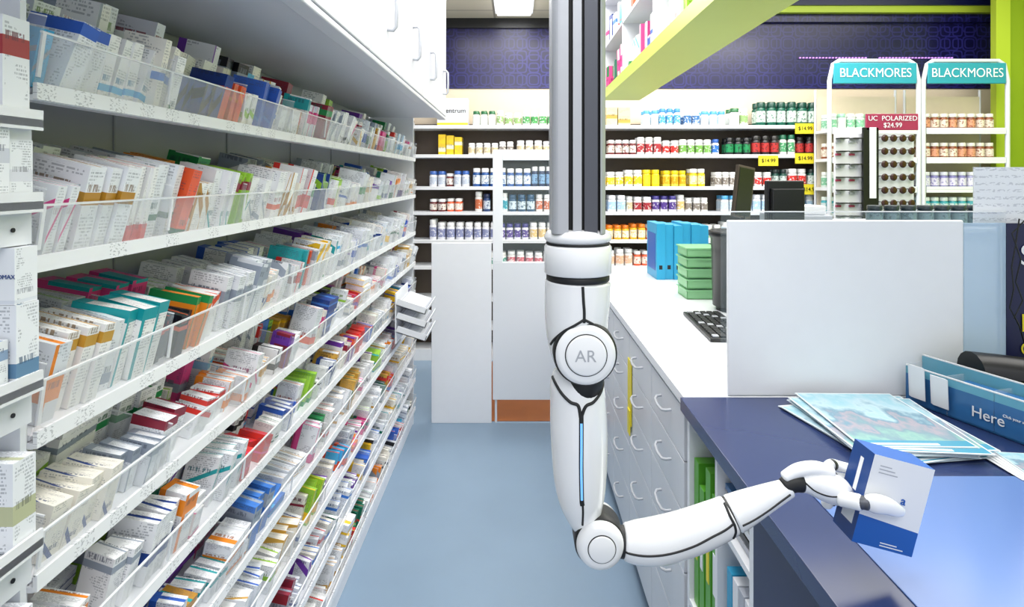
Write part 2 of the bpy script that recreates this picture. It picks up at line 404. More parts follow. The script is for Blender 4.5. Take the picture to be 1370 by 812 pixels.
# ------------------------------------------------------------ back wall shelves
sh=empty('retail_display_shelving'); b=MB()
b.box(-.94,2.8,5.46,5.485,.1,2.09,'brown')
zs=[2.06,1.805,1.525,1.305,1.06,.83]
for z in zs+[.55,.3]:
    b.box(-.94,2.8,5.22,5.46,z-.03,z,'white')
for x in (-.94,.30,2.78): b.box(x,x+.02,5.25,5.46,0,2.1,'white2')
b.box(-.94,2.8,5.24,5.46,0,.1,'white')
b.obj('shelves',sh)
b=MB()
for z in zs: b.box(-.92,2.78,5.216,5.22,z-.028,z-.002,'rail')
b.obj('shelf_label_strips',sh)
tg=MB()
TK=((2.52,2.03),(2.52,1.77),(2.2,1.75),(2.56,1.50))
for x,z in TK: tg.box(x-.085,x+.085,5.205,5.215,z-.045,z+.045,'yellow')
tg.obj('price_tickets',sh)
for x,z in TK: text('ticket_text','$14.99',(x,5.203,z),.045,F,'black',sh)
bt=MB()
def bottle(mb,x,y,z,h,r,body,label,cap,wide=False,n=12):
    body,label,cap=lin(body),lin(label),lin(cap)
    hb=h*.78
    mb.lathe((x,y,z),[(r*.9,0),(r,h*.03),(r,h*.14)],'bottle',n,c1=body,c2=body)
    mb.lathe((x,y,z),[(r*1.01,h*.14),(r*1.01,h*.62)],'bottle',n,c1=label,c2=body,r=(.8,0,0))
    mb.lathe((x,y,z),[(r,h*.62),(r,h*.68),(r*.75,hb)],'bottle',n,c1=body,c2=body)
    cr_=r*.9 if wide else r*.72
    mb.lathe((x,y,z),[(cr_,hb),(cr_,h*.98),(cr_*.9,h),(0,h)],'bottle',n,c1=cap,c2=cap)
def rowfill(zi,x0,x1,pal,h=.14,r=.035,kind='b'):
    x=x0; z=zs[zi] if isinstance(zi,int) else zi
    while x+2*r<x1:
        p=random.choice(pal); n=random.choice([1,2,2,3,4]); hs=random.uniform(.82,1.08); rs=random.uniform(.82,1.05)*r
        if random.random()<.12: x+=.02
        for _ in range(n):
            if x+2*rs>x1: break
            if kind=='b':
                bottle(bt,x+rs,5.27+random.uniform(-.01,.01),z,h*hs,rs*.95,*p,wide=True)
                bottle(bt,x+rs,5.375,z,h*hs,rs*.95,*p,wide=True)
            else: bt.box(x,x+2*rs-.004,5.26,5.4,z,z+h*random.uniform(.8,1),'carton',c1=lin(p[0]),c2=lin(p[1]),r=(random.random()*.6,.2,.5))
            x+=2*rs+.004
        x=x if x+2*rs<=x1 else x1
WG=[('#ecefec','#4f9a58','#eef0ee'),('#ecefec','#e4e8e4','#2e6d44'),('#eeeeea','#8fae70','#f0f0ee')]
WB=[('#ecf0f4','#4f9fd0','#3f88c0'),('#eaf0f6','#b0d0e8','#eceef2'),('#ecf0f4','#cfe0ec','#4f9fd0'),('#ecf0f4','#3f70a8','#f0f2f4')]
DR=[('#6a1f24','#e8e0d8','#ececec'),('#efebe7','#a8323c','#f0f0f0'),('#eeecea','#ccbc98','#eeeeee'),('#eae8e6','#8a8078','#eeeeee')]
BL=[('#1e3a6e','#c8d0dc','#142450'),('#245294','#e0e6ea','#eeeeee'),('#162850','#7fa4c8','#e0e0e2')]
TE=[('#dcecee','#2296aa','#eeeeee'),('#18486c','#cddce4','#18486c'),('#e8e4e0','#c86a44','#f0f0f0')]
PU=[('#ebe9f0','#5a4090','#3c3480'),('#ebebf0','#bfc8d8','#3c64b0'),('#eeecec','#e0c080','#eeeeee'),('#ebebf0','#8a90b8','#eeeef0')]
PK=[('#efebeb','#d86878','#f0f0f0'),('#eeecea','#ecc0a0','#f0f0f0'),('#efeded','#3f9a84','#eeeeee'),('#efeded','#d8dade','#f0f0f0')]
YE=[('#f0d01c','#f4dc38','#ecca18'),('#f0d01c','#f2ecc0','#eaeae6'),('#f0dc58','#dca820','#ecca18'),('#efede4','#f0d030','#efefed')]
MX=[('#eeeeee','#d83430','#eeeeee'),('#f0b428','#f0ecd8','#e07820'),('#eeeeee','#3070c8','#2456a8'),('#22242c','#c83038','#1c1e24'),('#2a92c8','#ecf0f4','#eeeeee'),('#e66038','#f2e8de','#f0f0f0'),('#f0f0f0','#d8dce0','#f2f2f2'),('#eaeae6','#74a850','#f0f0f0')]
DG=[('#125a48','#d4e4dc','#0e4438'),('#146a4e','#346ab0','#125040')]
BK=[('#1c2024','#248a54','#16181c'),('#241e20','#b83434','#1c1a19'),('#e6e4e0','#b8303a','#1c1e24'),('#164a40','#c8d4d0','#142828'),('#e6e4e0','#4a9a68','#1c6448')]
rowfill(0,-.38,.62,WG,.125,.037); rowfill(0,.80,1.05,[('#d9cca0','#b89a48','#fff')],.19,.055,'c'); rowfill(0,1.12,1.85,WB,.15,.036); rowfill(0,1.88,2.08,WG,.17,.045); rowfill(0,2.12,2.76,DG,.2,.05)
rowfill(1,-.70,-.46,[('#f0c81c','#f0ecc8','#fff'),('#f0dc7a','#d8543c','#fff')],.19,.04,'c'); rowfill(1,-.42,.62,DR,.115,.037); rowfill(1,.72,1.85,MX+DR,.15,.035); rowfill(1,1.85,2.76,BK,.17,.038)
rowfill(2,-.76,-.40,DR+PU,.13,.036); rowfill(2,-.38,.62,BL,.17,.035); rowfill(2,.72,1.72,YE,.155,.037); rowfill(2,1.75,2.1,DR,.15,.036); rowfill(2,2.1,2.7,MX+BK,.15,.04)
rowfill(3,-.76,-.40,DR+MX,.12,.036); rowfill(3,-.38,.62,TE+BL,.17,.037); rowfill(3,.72,1.75,WB+PU+DR,.14,.037); rowfill(3,1.8,2.7,WB,.14,.036)
rowfill(4,-.76,.62,PU,.165,.037); rowfill(4,.72,2.6,MX,.14,.035)
rowfill(5,-.4,.62,PK,.13,.037); rowfill(5,.72,2.6,PK+MX,.15,.037)
bt.obj('supplement_bottles',sh,attrs=True)
b=MB(); b.box(-.69,-.42,5.25,5.40,2.062,2.30,'white'); b.box(-.69,-.42,5.2495,5.25,2.065,2.085,'yellow'); db=b.obj('display_box',bevel=.002)
text('box_print','Centrum',(-.548,5.245,2.19),.06,F,'black',db)
# glowing dots painting the reflection of lights in the wall panel
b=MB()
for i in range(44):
    x=2.60+i*.030+(.1 if i>20 else 0); b.box(x,x+.014,5.475,5.489,2.695,2.706,'pinkrefl')
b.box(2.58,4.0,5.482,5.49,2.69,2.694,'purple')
b.obj('reflected_light_dots')
# ------------------------------------------------------------ vitamin stands
def stand(x0,x1,pal):
    e=empty('vitamin_display_stand'); b=MB()
    y0,y1=4.9,5.17
    for x in (x0,x1):
        b.tube([(x,y0,0),(x,y0,2.40),(x+(.03 if x==x0 else -.03),y0,2.53),(x+(.08 if x==x0 else -.08),y0,2.56)],.018,'white2')
        b.cyl((x+(.02 if x==x0 else -.02),y1,0),(x+(.02 if x==x0 else -.02),y1,2.36),.010,'white2')
    b.tube([(x0+.07,y0,2.56),(x1-.07,y0,2.56)],.016,'white2')
    for z in (2.0,1.76,1.52,1.31,1.06,.8,.5,.1): b.box(x0,x1,y0,y1-.02,z-.025,z,'white')
    b.box(x0+.03,x1-.03,y1-.01,y1,.1,2.3,'cream')
    b.obj('frame',e)
    b=MB(); b.box(x0+.025,x1-.025,y0-.02,y0,2.37,2.54,'teal'); b.obj('header',e,bevel=.006)
    text('header_text','BLACKMORES',((x0+x1)/2,y0-.023,2.455),.105,F,'white',e,sx=.9)
    c=MB()
    for i,z in enumerate((2.0,1.76,1.52,1.31,1.06)):
        x=x0+.05
        p=pal[i]
        while x<x1-.04:
            q=random.choice(p)
            bottle(c,x,4.95,z,.13,.034,*q,wide=True); bottle(c,x,5.06,z,.13,.034,*q,wide=True); x+=.075
    c.obj('jars',e,attrs=True)
    b=MB()
    for z in (2.0,1.76,1.52): b.box(x0+.02,x1-.02,y0-.012,y0-.004,z-.04,z+.01,'rail')
    b.obj('price_strips',e)
AM=[('#8a4a2a','#e0d4c4','#e2dcd0'),('#7c3f28','#d89878','#e4e0d8')]
AG=[('#d0dcd4','#7cb894','#e0e4e0'),('#c8d8d0','#e0e4de','#8fc4a4')]
AV=[('#7c78b0','#d8d4e4','#d6d8e4'),('#a0a0c8','#e0dee8','#dedee6')]; AT=[('#3fa8b4','#d8e6e4','#dee8e4')]
stand(2.57,3.30,[AG,AM,AG,AT,AT]); stand(3.34,4.03,[AM,AM,AV,AT,AT])
# sunglasses rack
sg=empty('sunglasses_rack'); b=MB()
b.cyl((2.62,4.5,0),(2.62,4.5,1.95),.03,'white2'); b.cyl((2.62,4.5,0),(2.62,4.5,.03),.3,'white2',n=24)
b.box(2.36,2.56,4.42,4.44,1.0,1.93,'white'); b.box(2.66,2.93,4.40,4.42,1.0,1.93,'white2'); b.box(2.545,2.66,4.38,4.40,1.0,1.97,'black'); b.box(2.59,2.64,4.375,4.38,1.45,1.97,'white')
b.box(2.57,2.95,4.38,4.40,1.95,2.07,'pink')
b.obj('rack_panels',sg,bevel=.003)
text('rack_sign_text','UC  POLARIZED\n$24.99',(2.76,4.377,2.01),.05,F,'white',sg)
b=MB()
def glasses(mb,x,y,z,k='lens'):
    for dx in (-.032,.032):
        mb.lathe((x+dx,y,z),[(0,-.004),(.022,-.004),(.027,0),(.022,.004),(0,.004)],k,14,'Y')
        mb.cyl((x+dx*1.8,y,z+.01),(x+dx*1.8,y+.05,z+.01),.003,'black',n=6)
    mb.box(x-.012,x+.012,y-.003,y+.003,z+.006,z+.012,'black')
for i in range(9):
    z=1.89-i*.095
    glasses(b,2.73,4.37,z); glasses(b,2.862,4.37,z)
    for x in (2.40,2.50):
        b.box(x-.035,x+.035,4.36,4.42,z-.004,z+.004,'black'); b.box(x-.04,x-.005,4.40,4.418,z-.03,z-.015,'pink' if i%2 else 'grey')
b.obj('sunglasses',sg)
# ------------------------------------------------------------ overhead bulkhead shelving (right)
oh=empty('overhead_shelving'); b=MB()
b.box(.535,.765,.3,3.7,2.08,2.10,'limel'); b.box(.53,.54,.3,3.7,2.075,2.13,'limel')
b.box(.75,.765,.3,3.7,2.1,3.06,'white'); b.box(.535,.76,3.68,3.7,2.1,3.06,'white')
for y in (.3,.98,1.66,2.34,3.02): b.box(.54,.76,y,y+.018,2.1,3.06,'white')
for z in (2.38,2.66,2.94): b.box(.54,.75,.3,3.7,z,z+.015,'white')
b.obj('carcass',oh)
b=MB()
for z in (2.101,2.396,2.676):
    T=Matrix.Translation((0,0,z))
    for y0 in (.33,1.0,1.68,2.36,3.04):
        fill_row(b,T,y0,y0+.6,.66,(.1,.2),(.08,.1),(.03,.07),dens=.6,lean=.02,wp=.85)
b.obj('stock_cartons',oh,attrs=True)
# ------------------------------------------------------------ dispensary counter
dc=empty('dispensary_counter'); b=MB()
b.box(.46,1.4,1.64,3.95,.97,1.0,'white')
b.box(.485,1.38,1.66,3.93,.08,.97,'seam'); b.box(.52,1.36,1.70,3.9,0,.08,'grey')
cols=[1.66,2.06,2.46,2.86,3.26,3.66,3.92]; hz=[.09,.30,.50,.66,.81,.955]
for i in range(6):
    for j in range(5): b.box(.468,.486,cols[i]+.003,cols[i+1]-.003,hz[j]+.002,hz[j+1]-.002,'drw')
b.box(.484,.487,1.66,3.93,.08,.97,'grey')
b.obj('cabinet',dc,bevel=.0015)
b=MB()
for i in range(5):
    for j in range(5):
        y=(cols[i]+cols[i+1])/2; z=(hz[j]+hz[j+1])/2+.02
        b.tube([(.468,y-.06,z),(.452,y-.06,z-.002),(.444,y-.045,z-.006),(.441,y,z-.008),(.444,y+.045,z-.006),(.452,y+.06,z-.002),(.468,y+.06,z)],.0045,'hnd')
b.obj('drawer_handles',dc)
b=MB(); b.box(.462,.4655,2.40,2.47,.60,.86,'yellow'); b.box(.458,.462,2.41,2.455,.56,.66,'yellow'); b.obj('hanging_notice',dc)
# ------------------------------------------------------------ blue service desk
sd=empty('service_desk'); b=MB()
b.box(.45,1.9,.35,1.635,.965,1.0,'desk')
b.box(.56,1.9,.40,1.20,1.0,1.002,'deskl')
b.obj('desktop',sd,bevel=.003)
b=MB()
b.box(.465,.48,.4,1.17,0,.965,'navy'); b.box(.465,1.85,.4,.42,0,.965,'navy'); b.box(1.83,1.85,.42,1.6,0,.965,'navy')
b.box(.465,.98,1.17,1.19,0,.965,'white'); b.box(.465,.98,1.60,1.62,0,.965,'white'); b.box(.96,.98,1.19,1.6,0,.965,'white')
b.box(.465,.96,1.19,1.6,.0,.08,'white'); b.box(.465,.96,1.19,1.6,.46,.475,'white'); b.box(.465,.96,1.19,1.38,.80,.815,'white'); b.box(.465,.96,1.38,1.395,.475,.965,'white')
b.box(.468,.488,1.20,1.375,.30,.455,'white')
b.obj('carcass',sd)
b=MB()
for i,(y,h) in enumerate(((1.41,.36),(1.46,.40),(1.51,.33),(1.555,.38))): b.box(.475,.75,y,y+.036,.477,.477+h,'green'); b.box(.4735,.475,y+.008,y+.028,.6,.7,'yellow' if i%2 else 'white')
for i,(y,h) in enumerate(((1.42,.33),(1.47,.35),(1.52,.30))): b.box(.475,.75,y,y+.04,.082,.082+h,'green')
for i in range(4): b.box(.475,.75,1.21+i*.035,1.24+i*.035,.477,.477+.25,('white','offw','white','teal2')[i])
for i in range(5): b.box(.48,.70,1.205,1.37,.817+i*.018,.83+i*.018,('offw','black','white','grey','hb')[i])
b.obj('file_binders',sd,bevel=.002)
# screens
scn=empty('counter_privacy_screen')
b=MB(); b.box(.582,1.23,1.641,1.655,1.001,1.484,'white'); b.obj('white_panel',scn,bevel=.004)
b=MB(); b.box(1.23,1.345,1.641,1.652,1.001,1.476,'frost'); b.obj('frosted_panel',scn)
b=MB(); b.box(.57,1.36,1.658,1.664,1.001,1.505,'glass'); b.box(.57,1.36,1.657,1.665,1.505,1.508,'acre'); b.obj('glass_panel',scn)
ps=empty('navy_poster'); b=MB(); b.box(1.347,1.62,1.641,1.655,1.001,1.475,'navy'); b.obj('panel',ps)
text('poster_text','S',(1.40,1.638,1.385),.08,F,'white',ps); text('poster_text_2','M',(1.41,1.638,1.20),.07,F,'yellow',ps); text('poster_text_3','C',(1.40,1.638,1.13),.05,F,'yellow',ps)
nt_=empty('notice_sheet'); b=MB(); b.box(1.28,1.42,1.67,1.674,1.47,1.63,'doc'); b.cyl((1.355,1.68,1.001),(1.355,1.68,1.55),.005,'white2',n=10); b.cyl((1.355,1.69,1.0005),(1.355,1.69,1.008),.022,'white2',n=20); b.obj('sheet',nt_)
b=MB(); b.tube([(1.36,1.615,1.49),(1.35,1.615,1.42),(1.335,1.61,1.36),(1.345,1.615,1.30),(1.33,1.61,1.25),(1.36,1.615,1.2),(1.38,1.61,1.12),(1.50,1.615,1.03),(1.52,1.60,1.003)],.002,'black',6)
b.tube([(1.375,1.61,1.49),(1.34,1.615,1.45),(1.36,1.61,1.38),(1.35,1.615,1.32),(1.365,1.61,1.27),(1.345,1.615,1.22)],.002,'black',6); b.obj('power_cable')
# ------------------------------------------------------------ counter items
e=empty('ring_binder_set'); b=MB()
for i in range(6):
    x=.83+i*.0515; b.box(x,x+.0505,3.52+(.01 if i%2 else 0),3.78,1.001,1.33-(i%3)*.006,'teal2')
    b.box(x+.014,x+.034,3.5195+(.01 if i%2 else 0),3.532,1.06,1.085,'seam')
b.box(.828,.83,3.55,3.75,1.05,1.27,'blue')
b.obj('binders',e,bevel=.003)
e=empty('green_storage_baskets'); b=MB()
for i in range(5):
    z=1.001+i*.052
    for (x0,x1,y0,y1) in ((.845,.85,2.95,3.12),(1.0,1.005,2.95,3.12),(.845,1.005,2.95,2.955),(.845,1.005,3.115,3.12)): b.box(x0,x1,y0,y1,z,z+.042,'greenp')
    b.box(.845,1.005,2.95,3.12,z,z+.005,'greenp'); b.box(.838,1.012,2.943,3.127,z+.040,z+.046,'greenp')
    b.box(.86,.99,2.97,3.10,z+.006,z+.036,'white')
b.obj('baskets',e)
b=MB()
b.lathe((1.0,2.72,1.001),[(0,0),(.085,0),(.11,.33),(.118,.335),(.118,.36),(.108,.36),(.1,.02)],'black',24); b.obj('waste_bin')
b=MB()
for i in range(5):
    T=Matrix.Translation((.90+i*.010,2.33+i*.006,1.005))@Matrix.Rotation(.17-i*.03,4,'Y'); b.box(0,.002,0,.2,.001,.37-.015*i,'white',T=T)
b.box(.89,1.04,2.32,2.56,1.001,1.006,'grey'); b.box(.945,.96,2.33,2.55,1.006,1.25,'grey')
b.obj('document_holder')
kb=empty('computer_keyboard'); b=MB(); T=Matrix.Translation((.71,2.18,1.001))@Matrix.Rotation(math.radians(-3),4,'Z'); b.box(0,.16,0,.44,0,.014,'black',T=T); b.obj('base',kb,bevel=.003)
b=MB()
for i in range(5):
    for j in range(15): b.box(.012+i*.028,.035+i*.028,.012+j*.028,.035+j*.028,.014,.021,'seam' if (i+j)%7 else 'grey',T=T)
b.obj('keys',kb,bevel=.002)
def monitor(x,y,w,h,ztop,ang):
    e=empty('computer_monitor'); T=Matrix.Translation((x,y,0))@Matrix.Rotation(ang,4,'Z')
    b=MB(); b.box(-w/2,w/2,-.012,.012,ztop-h,ztop,'black',T=T); b.box(-w/2+.01,w/2-.01,-.03,-.012,ztop-h+.03,ztop-.03,'black',T=T)
    b.box(-.02,.02,-.03,.005,1.01,ztop-h+.05,'seam',T=T); b.box(-.09,.09,-.07,.06,1.001,1.012,'seam',T=T); b.obj('monitor_body',e,bevel=.004)
monitor(1.01,2.25,.15,.28,1.59,.15)
e=empty('tablet_stand'); T=Matrix.Translation((1.14,3.0,0))@Matrix.Rotation(.5,4,'Z'); b=MB()
T2=T@Matrix.Translation((0,0,1.53))@Matrix.Rotation(.15,4,'Y')
b.box(-.06,.06,-.01,.01,-.13,.13,'brown',T=T2); b.box(-.052,.052,-.013,-.01,-.12,.12,'black',T=T2); b.cyl((1.14,3.0,1.001),(1.14,3.0,1.42),.012,'black'); b.cyl((1.14,3.0,1.001),(1.14,3.0,1.01),.07,'black',n=20); b.obj('tablet',e,bevel=.003)
b=MB()
for i in range(3): b.box(1.2,1.36,3.3,3.5,1.001+i*.11,1.10+i*.11,('white','offw','white')[i])
b.obj('paper_cartons',bevel=.003)
sc=empty('sales_counter'); b=MB(); b.box(1.5,2.6,2.4,2.9,0,1.38,'white'); b.box(1.47,2.63,2.37,2.93,1.38,1.40,'white2'); b.obj('counter_body',sc,bevel=.003)
b=MB()
for i in range(8): bottle(b,1.50+i*.07,2.5,1.401,.085,.032,'#2c4450','#5a747c','#1c2a32',wide=True)
b.obj('lens_cleaner_jars',attrs=True)
b=MB(); b.box(1.14,1.36,2.56,2.80,1.001,1.44,'offw'); b.box(1.14,1.36,2.54,2.56,1.30,1.40,'seam'); b.box(1.16,1.34,2.58,2.72,1.44,1.48,'white'); b.obj('label_printer',bevel=.006)
# ------------------------------------------------------------ desk items
lf=empty('leaflet_stack')
b=MB()
for i in range(14):
    ang=random.uniform(-.14,.1)+(.25 if i<4 else 0)
    T=Matrix.Translation((.87+random.uniform(-.03,.03),1.43+random.uniform(-.015,.01),1.0025+i*.0016))@Matrix.Rotation(ang,4,'Z')
    b.box(-.125,.125,-.16,.16,0,.0011,'leaf',T=T)
    b.box(-.1255,.1255,-.1605,.1605,-.0003,.0000,'skin',T=T)
b.obj('leaflets',lf)
b=MB()
for i in range(5):
    T=Matrix.Translation((1.07+i*.006,1.23,1.003+i*.0016))@Matrix.Rotation(-.1*i*.3,4,'Z'); b.box(-.07,.09,-.05,.05,0,.0012,'skin' if i<4 else 'leaf',T=T)
b.obj('leaflet_pack')
ho=empty('brochure_holder')
A=Vector((1.05,1.61,1.0015)); B_=Vector((1.15,1.31,1.0015)); d=(B_-A); ang=math.atan2(d.y,d.x)
T=Matrix.Translation(A)@Matrix.Rotation(ang,4,'Z'); L=d.length
b=MB(); b.box(0,L,0,.004,0,.075,'hb',T=T); b.box(0,L,0,.004,.075,.095,'ht',T=T); b.box(0,L,.06,.064,0,.115,'ht',T=T); b.box(0,L,0,.064,0,.004,'hb',T=T)
for q in (0,.11,.22,L-.003): b.box(q,q+.003,0,.064,0,.10,'acr',T=T)
b.box(0,L,-.001,.004,.095,.098,'acre',T=T); b.box(0,L,.06,.065,.115,.118,'acre',T=T)
b.obj('tray',ho)
b=MB()
for i,q in enumerate((.015,.075)):
    for j in range(3): b.box(q+j*.004,q+.04+j*.004,-.006-j*.002,-.005-j*.002,.02,.105-i*.01,'skin',T=T@Matrix.Rotation(.05,4,'X'))
b.box(.13,.27,.02,.05,.004,.09,'hb',T=T)
b.obj('cards',ho)
Rt=(pi/2,0,ang)
text('holder_text','Here',T@Vector((L*.66,-.0025,.035)),.036,Rt,'white',ho)
text('holder_text_small','Click your script',T@Vector((L*.86,-.0025,.05)),.009,Rt,'white',ho)
b=MB()
vs=[];fs=[]; K=16
for i in range(K+1):
    t=i/K; x=1.18+.34*t; z=1.150-.045*t*t; y0=1.60-.12*t
    for j in range(9):
        aa=pi*j/8; vs.append((x,y0-.05+.05*math.cos(aa),z-.05+.05*math.sin(aa)))
for i in range(K):
    for j in range(8): fs.append((i*9+j,i*9+j+1,(i+1)*9+j+1,(i+1)*9+j))
b.add(vs,fs,'black',sm=True); b.add([vs[j] for j in range(9)],[tuple(range(9))],'black')
b.box(1.24,1.47,1.47,1.56,1.0015,1.09,'black')
b.obj('payment_terminal')
# paper trays at the shelving end
e=empty('document_tray'); b=MB()
for i in range(3):
    T=Matrix.Translation((-.622,3.1,.80+i*.07))@Matrix.Rotation(math.radians(18),4,'Y')
    b.box(0,.16,0,.34,0,.004,'white',T=T); b.box(.156,.16,0,.34,0,.03,'white',T=T); b.box(0,.16,0,.004,0,.035,'white',T=T)
    b.box(.01,.15,.02,.32,.005,.018,'offw',T=T); b.box(.02,.14,.04,.30,.019,.021,'doc',T=T)
b.box(-.626,-.62,3.1,3.44,.74,1.0,'white')
b.obj('trays',e)
# ------------------------------------------------------------ ROBOT
rb=empty('robot_arm'); s=1.125e-3; RX,RZ,RY=.0934,1.521,.9
def R(px,py,y=RY): return Vector((RX+(px-773)*s,y,RZ-(py-308)*s))
def cr(p,n=6):
    out=[]
    for i in range(len(p)-1):
        p0=p[max(i-1,0)];p1=p[i];p2=p[i+1];p3=p[min(i+2,len(p)-1)]
        for k in range(n):
            t=k/n; out.append(tuple(.5*((2*b_)+(-a_+c_)*t+(2*a_-5*b_+4*c_-d_)*t*t+(-a_+3*b_-3*c_+d_)*t**3) for a_,b_,c_,d_ in zip(p0,p1,p2,p3)))
    out.append(tuple(p[-1])); return out
def loft(name,ctrl,k,dr=1.0,n=36,parent=rb,roundcap=.5):
    c=cr(ctrl,8); P=[Vector(q[:3]) for q in c]; Wd=[q[3] for q in c]
    d0=(P[0]-P[1]).normalized(); d1=(P[-1]-P[-2]).normalized()
    pre=[];post=[]
    for kk in (1,.92,.75,.5,.25,.02):
        o=math.sqrt(max(0,1-kk*kk))*roundcap
        pre.append((P[0]+d0*Wd[0]*o,Wd[0]*kk)); post.append((P[-1]+d1*Wd[-1]*o,Wd[-1]*kk))
    allp=[x for x in reversed(pre[1:])]+list(zip(P,Wd))+post[1:]
    vs=[]
    Q=[x[0] for x in allp]
    for i,(p,w) in enumerate(allp):
        t=(Q[min(i+1,len(Q)-1)]-Q[max(i-1,0)]).normalized()
        yv=Vector((0,1,0)); nx=t.cross(yv).normalized(); ny=nx.cross(t).normalized()
        for j in range(n):
            an=2*pi*j/n; vs.append(p+nx*math.cos(an)*w+ny*math.sin(an)*w*dr)
    fs=[(i*n+j,i*n+(j+1)%n,(i+1)*n+(j+1)%n,(i+1)*n+j) for i in range(len(allp)-1) for j in range(n)]
    b=MB(); b.add(vs,fs,k,sm=True); L=len(allp)
    b.add(vs[:n],[tuple(range(n-1,-1,-1))],k); b.add(vs[-n:],[tuple(range(n))],k)
    o=b.obj(name,parent)
    return BVHTree.FromPolygons([Vector(v) for v in b.v],b.f)
def seam(name,bv,pts,r=.0016,k='seam',off=0.0):
    c=cr([tuple(R(*p)) for p in pts],6); out=[]
    for q in c:
        best=None
        for t in bv:
            h=t.ray_cast(Vector((q[0],RY-.3,q[2])),Vector((0,1,0)))
            if h[0] is not None and (best is None or h[0].y<best): best=h[0].y
        if best is not None: out.append((q[0],best-off,q[2]))
    if len(out)>2:
        b=MB(); b.tube(out,r,k,8); b.obj(name,rb)
def arc(cx,cy,r,a0,a1,n=6): return [(cx+r*math.cos(a0+(a1-a0)*i/n),cy+r*math.sin(a0+(a1-a0)*i/n)) for i in range(n+1)]
w=.0395;r_=.012
out=arc(-w+r_,-w+r_,r_,pi,1.5*pi)
for gx0,gx1,dp in ((-.0155,-.009,.012),(.0035,.0075,.01),(.0265,.0305,.012)):
    out+=[(gx0,-w),(gx0,-w+dp),(gx1,-w+dp),(gx1,-w)]
out+=arc(w-r_,-w+r_,r_,1.5*pi,2*pi)[2:]
out+=[(w,-.005),(w-.01,-.005),(w-.01,.005),(w,.005)]
out+=arc(w-r_,w-r_,r_,0,.5*pi)+arc(-w+r_,w-r_,r_,.5*pi,pi)
out+=[(-w,.005),(-w+.01,.005),(-w+.01,-.005),(-w,-.005)]
b=MB(); nn=len(out); cx=RX-.002
vs=[(cx+x,RY+y,RZ-.002) for x,y in out]+[(cx+x,RY+y,3.06) for x,y in out]
for i in range(nn):
    j=(i+1)%nn
    x0,y0=out[i];x1,y1=out[j]
    deep=(y0>-w+.001 and y1>-w+.001 and abs(x0)<.031 and y0<0) or (abs(x0-x1)<1e-5 and abs(x0)<.031 and y0<0)
    kk='seam' if deep else ('aluD' if (x0>=.0074 and x1<=.0266 and y0<0) else 'alu')  # groove faces painted dark to deepen the shade inside them
    b.add([vs[i],vs[j],vs[nn+j],vs[nn+i]],[(0,1,2,3)],kk)
b.obj('column',rb)
def ring(name,z0,z1,r,k,bev=.004):
    b=MB(); b.lathe((RX,RY,0),[(0,z1),(r-bev*1.6,z1),(r-bev*.6,z1-bev*.4),(r,z1-bev*1.3),(r,z0+bev*.6),(r-bev*.5,z0),(0,z0)][::-1],k,48); b.obj(name,rb)
ring('top_cap',1.521-15*s,1.524,.0505,'robot',.008); ring('cap_seam',1.521-18*s,1.521-15*s,.048,'seam',.001)
ring('collar',1.521-57*s,1.521-18*s,.0505,'robot',.003); ring('collar_gap',1.521-66*s,1.521-57*s,.0475,'seam',.002)
def L_(l): return [tuple(R(x,py))+(hw*s,) for x,py,hw in l]
ua=loft('upper_shell',L_([(773,376,43.5),(772,400,43.5),(771,425,42),(772,450,40),(775,475,36),(779,498,27)]),'robot',.95,roundcap=.12)
dn=loft('elbow_core',L_([(779,470,30),(779,500,29),(779,515,27),(778,530,22)]),'seam',1.25)
ls=loft('lower_shell',L_([(770,497,31),(771,512,35.5),(773,535,37),(774,565,38),(775,600,37.5),(776,640,35),(778,668,30.5),(781,688,24),(785,704,18)]),'robot',.9,roundcap=.35)
def disc(px,py,r,y0,y1,k,name,bev=.004):
    p=R(px,py); b=MB(); b.lathe((p.x,0,p.z),[(0,y0),(r-bev,y0),(r-bev*.3,y0+bev*.3),(r,y0+bev),(r,y1),(0,y1)],k,48,'Y'); b.obj(name,rb)
disc(779,463,41*s,RY-.045,RY+.045,'seam','rotor_seam',.006)
disc(779,463,39*s,RY-.050,RY+.05,'robot','rotor',.008)
disc(779,462,27*s,RY-.0512,RY,'seam','rotor_ring',.001)
disc(779,462,26*s,RY-.0535,RY,'robot','rotor_face',.003)
p=R(778,463); text('rotor_logo','AR',(p.x,RY-.0538,p.z),.024,F,'grey',rb,'CENTER',.0002)
seam('seam_center',[ua],[(775,376),(776,395),(777,408),(777,422)],.0022)
seam('seam_left',[ua],[(777,418),(766,425),(752,434),(741,446),(736,456)],.002)
seam('seam_right',[ua],[(777,418),(789,425),(800,434),(808,446),(811,455)],.002)
seam('seam_notch_left',[ls],[(738,500),(748,515),(760,526),(770,530),(773,545)],.0025)
seam('seam_notch_right',[ls],[(806,508),(800,518),(790,527),(780,531),(774,545)],.0025)
seam('light_groove',[ls],[(774,540),(774,570),(774,610),(775,650),(776,660)],.0042,off=-.0022)
seam('light_strip',[ls],[(774,552),(774,580),(774,615),(775,652)],.0019,'led',off=.0008)
seam('seam_low',[ls],[(776,655),(777,670),(777,690)],.0016)
disc(800,716,31*s,RY-.034,RY+.034,'robot','elbow_joint',.010)
disc(800,716,33*s,RY-.022,RY+.022,'seam','elbow_joint_core',.004)
disc(801,716,18.5*s,RY-.0350,RY,'seam','elbow_ring',.001); disc(801,716,17.5*s,RY-.0365,RY,'robot','elbow_face',.002)
f1=loft('forearm_shell',L_([(836,724,23),(852,725,27),(880,723,29.5),(915,714,29),(950,701,27.5),(976,689,25)]),'robot',.95,roundcap=.2)
fg=loft('forearm_gap',L_([(966,692,23),(978,687,22.5),(990,682,21)]),'seam',.95,roundcap=.2)
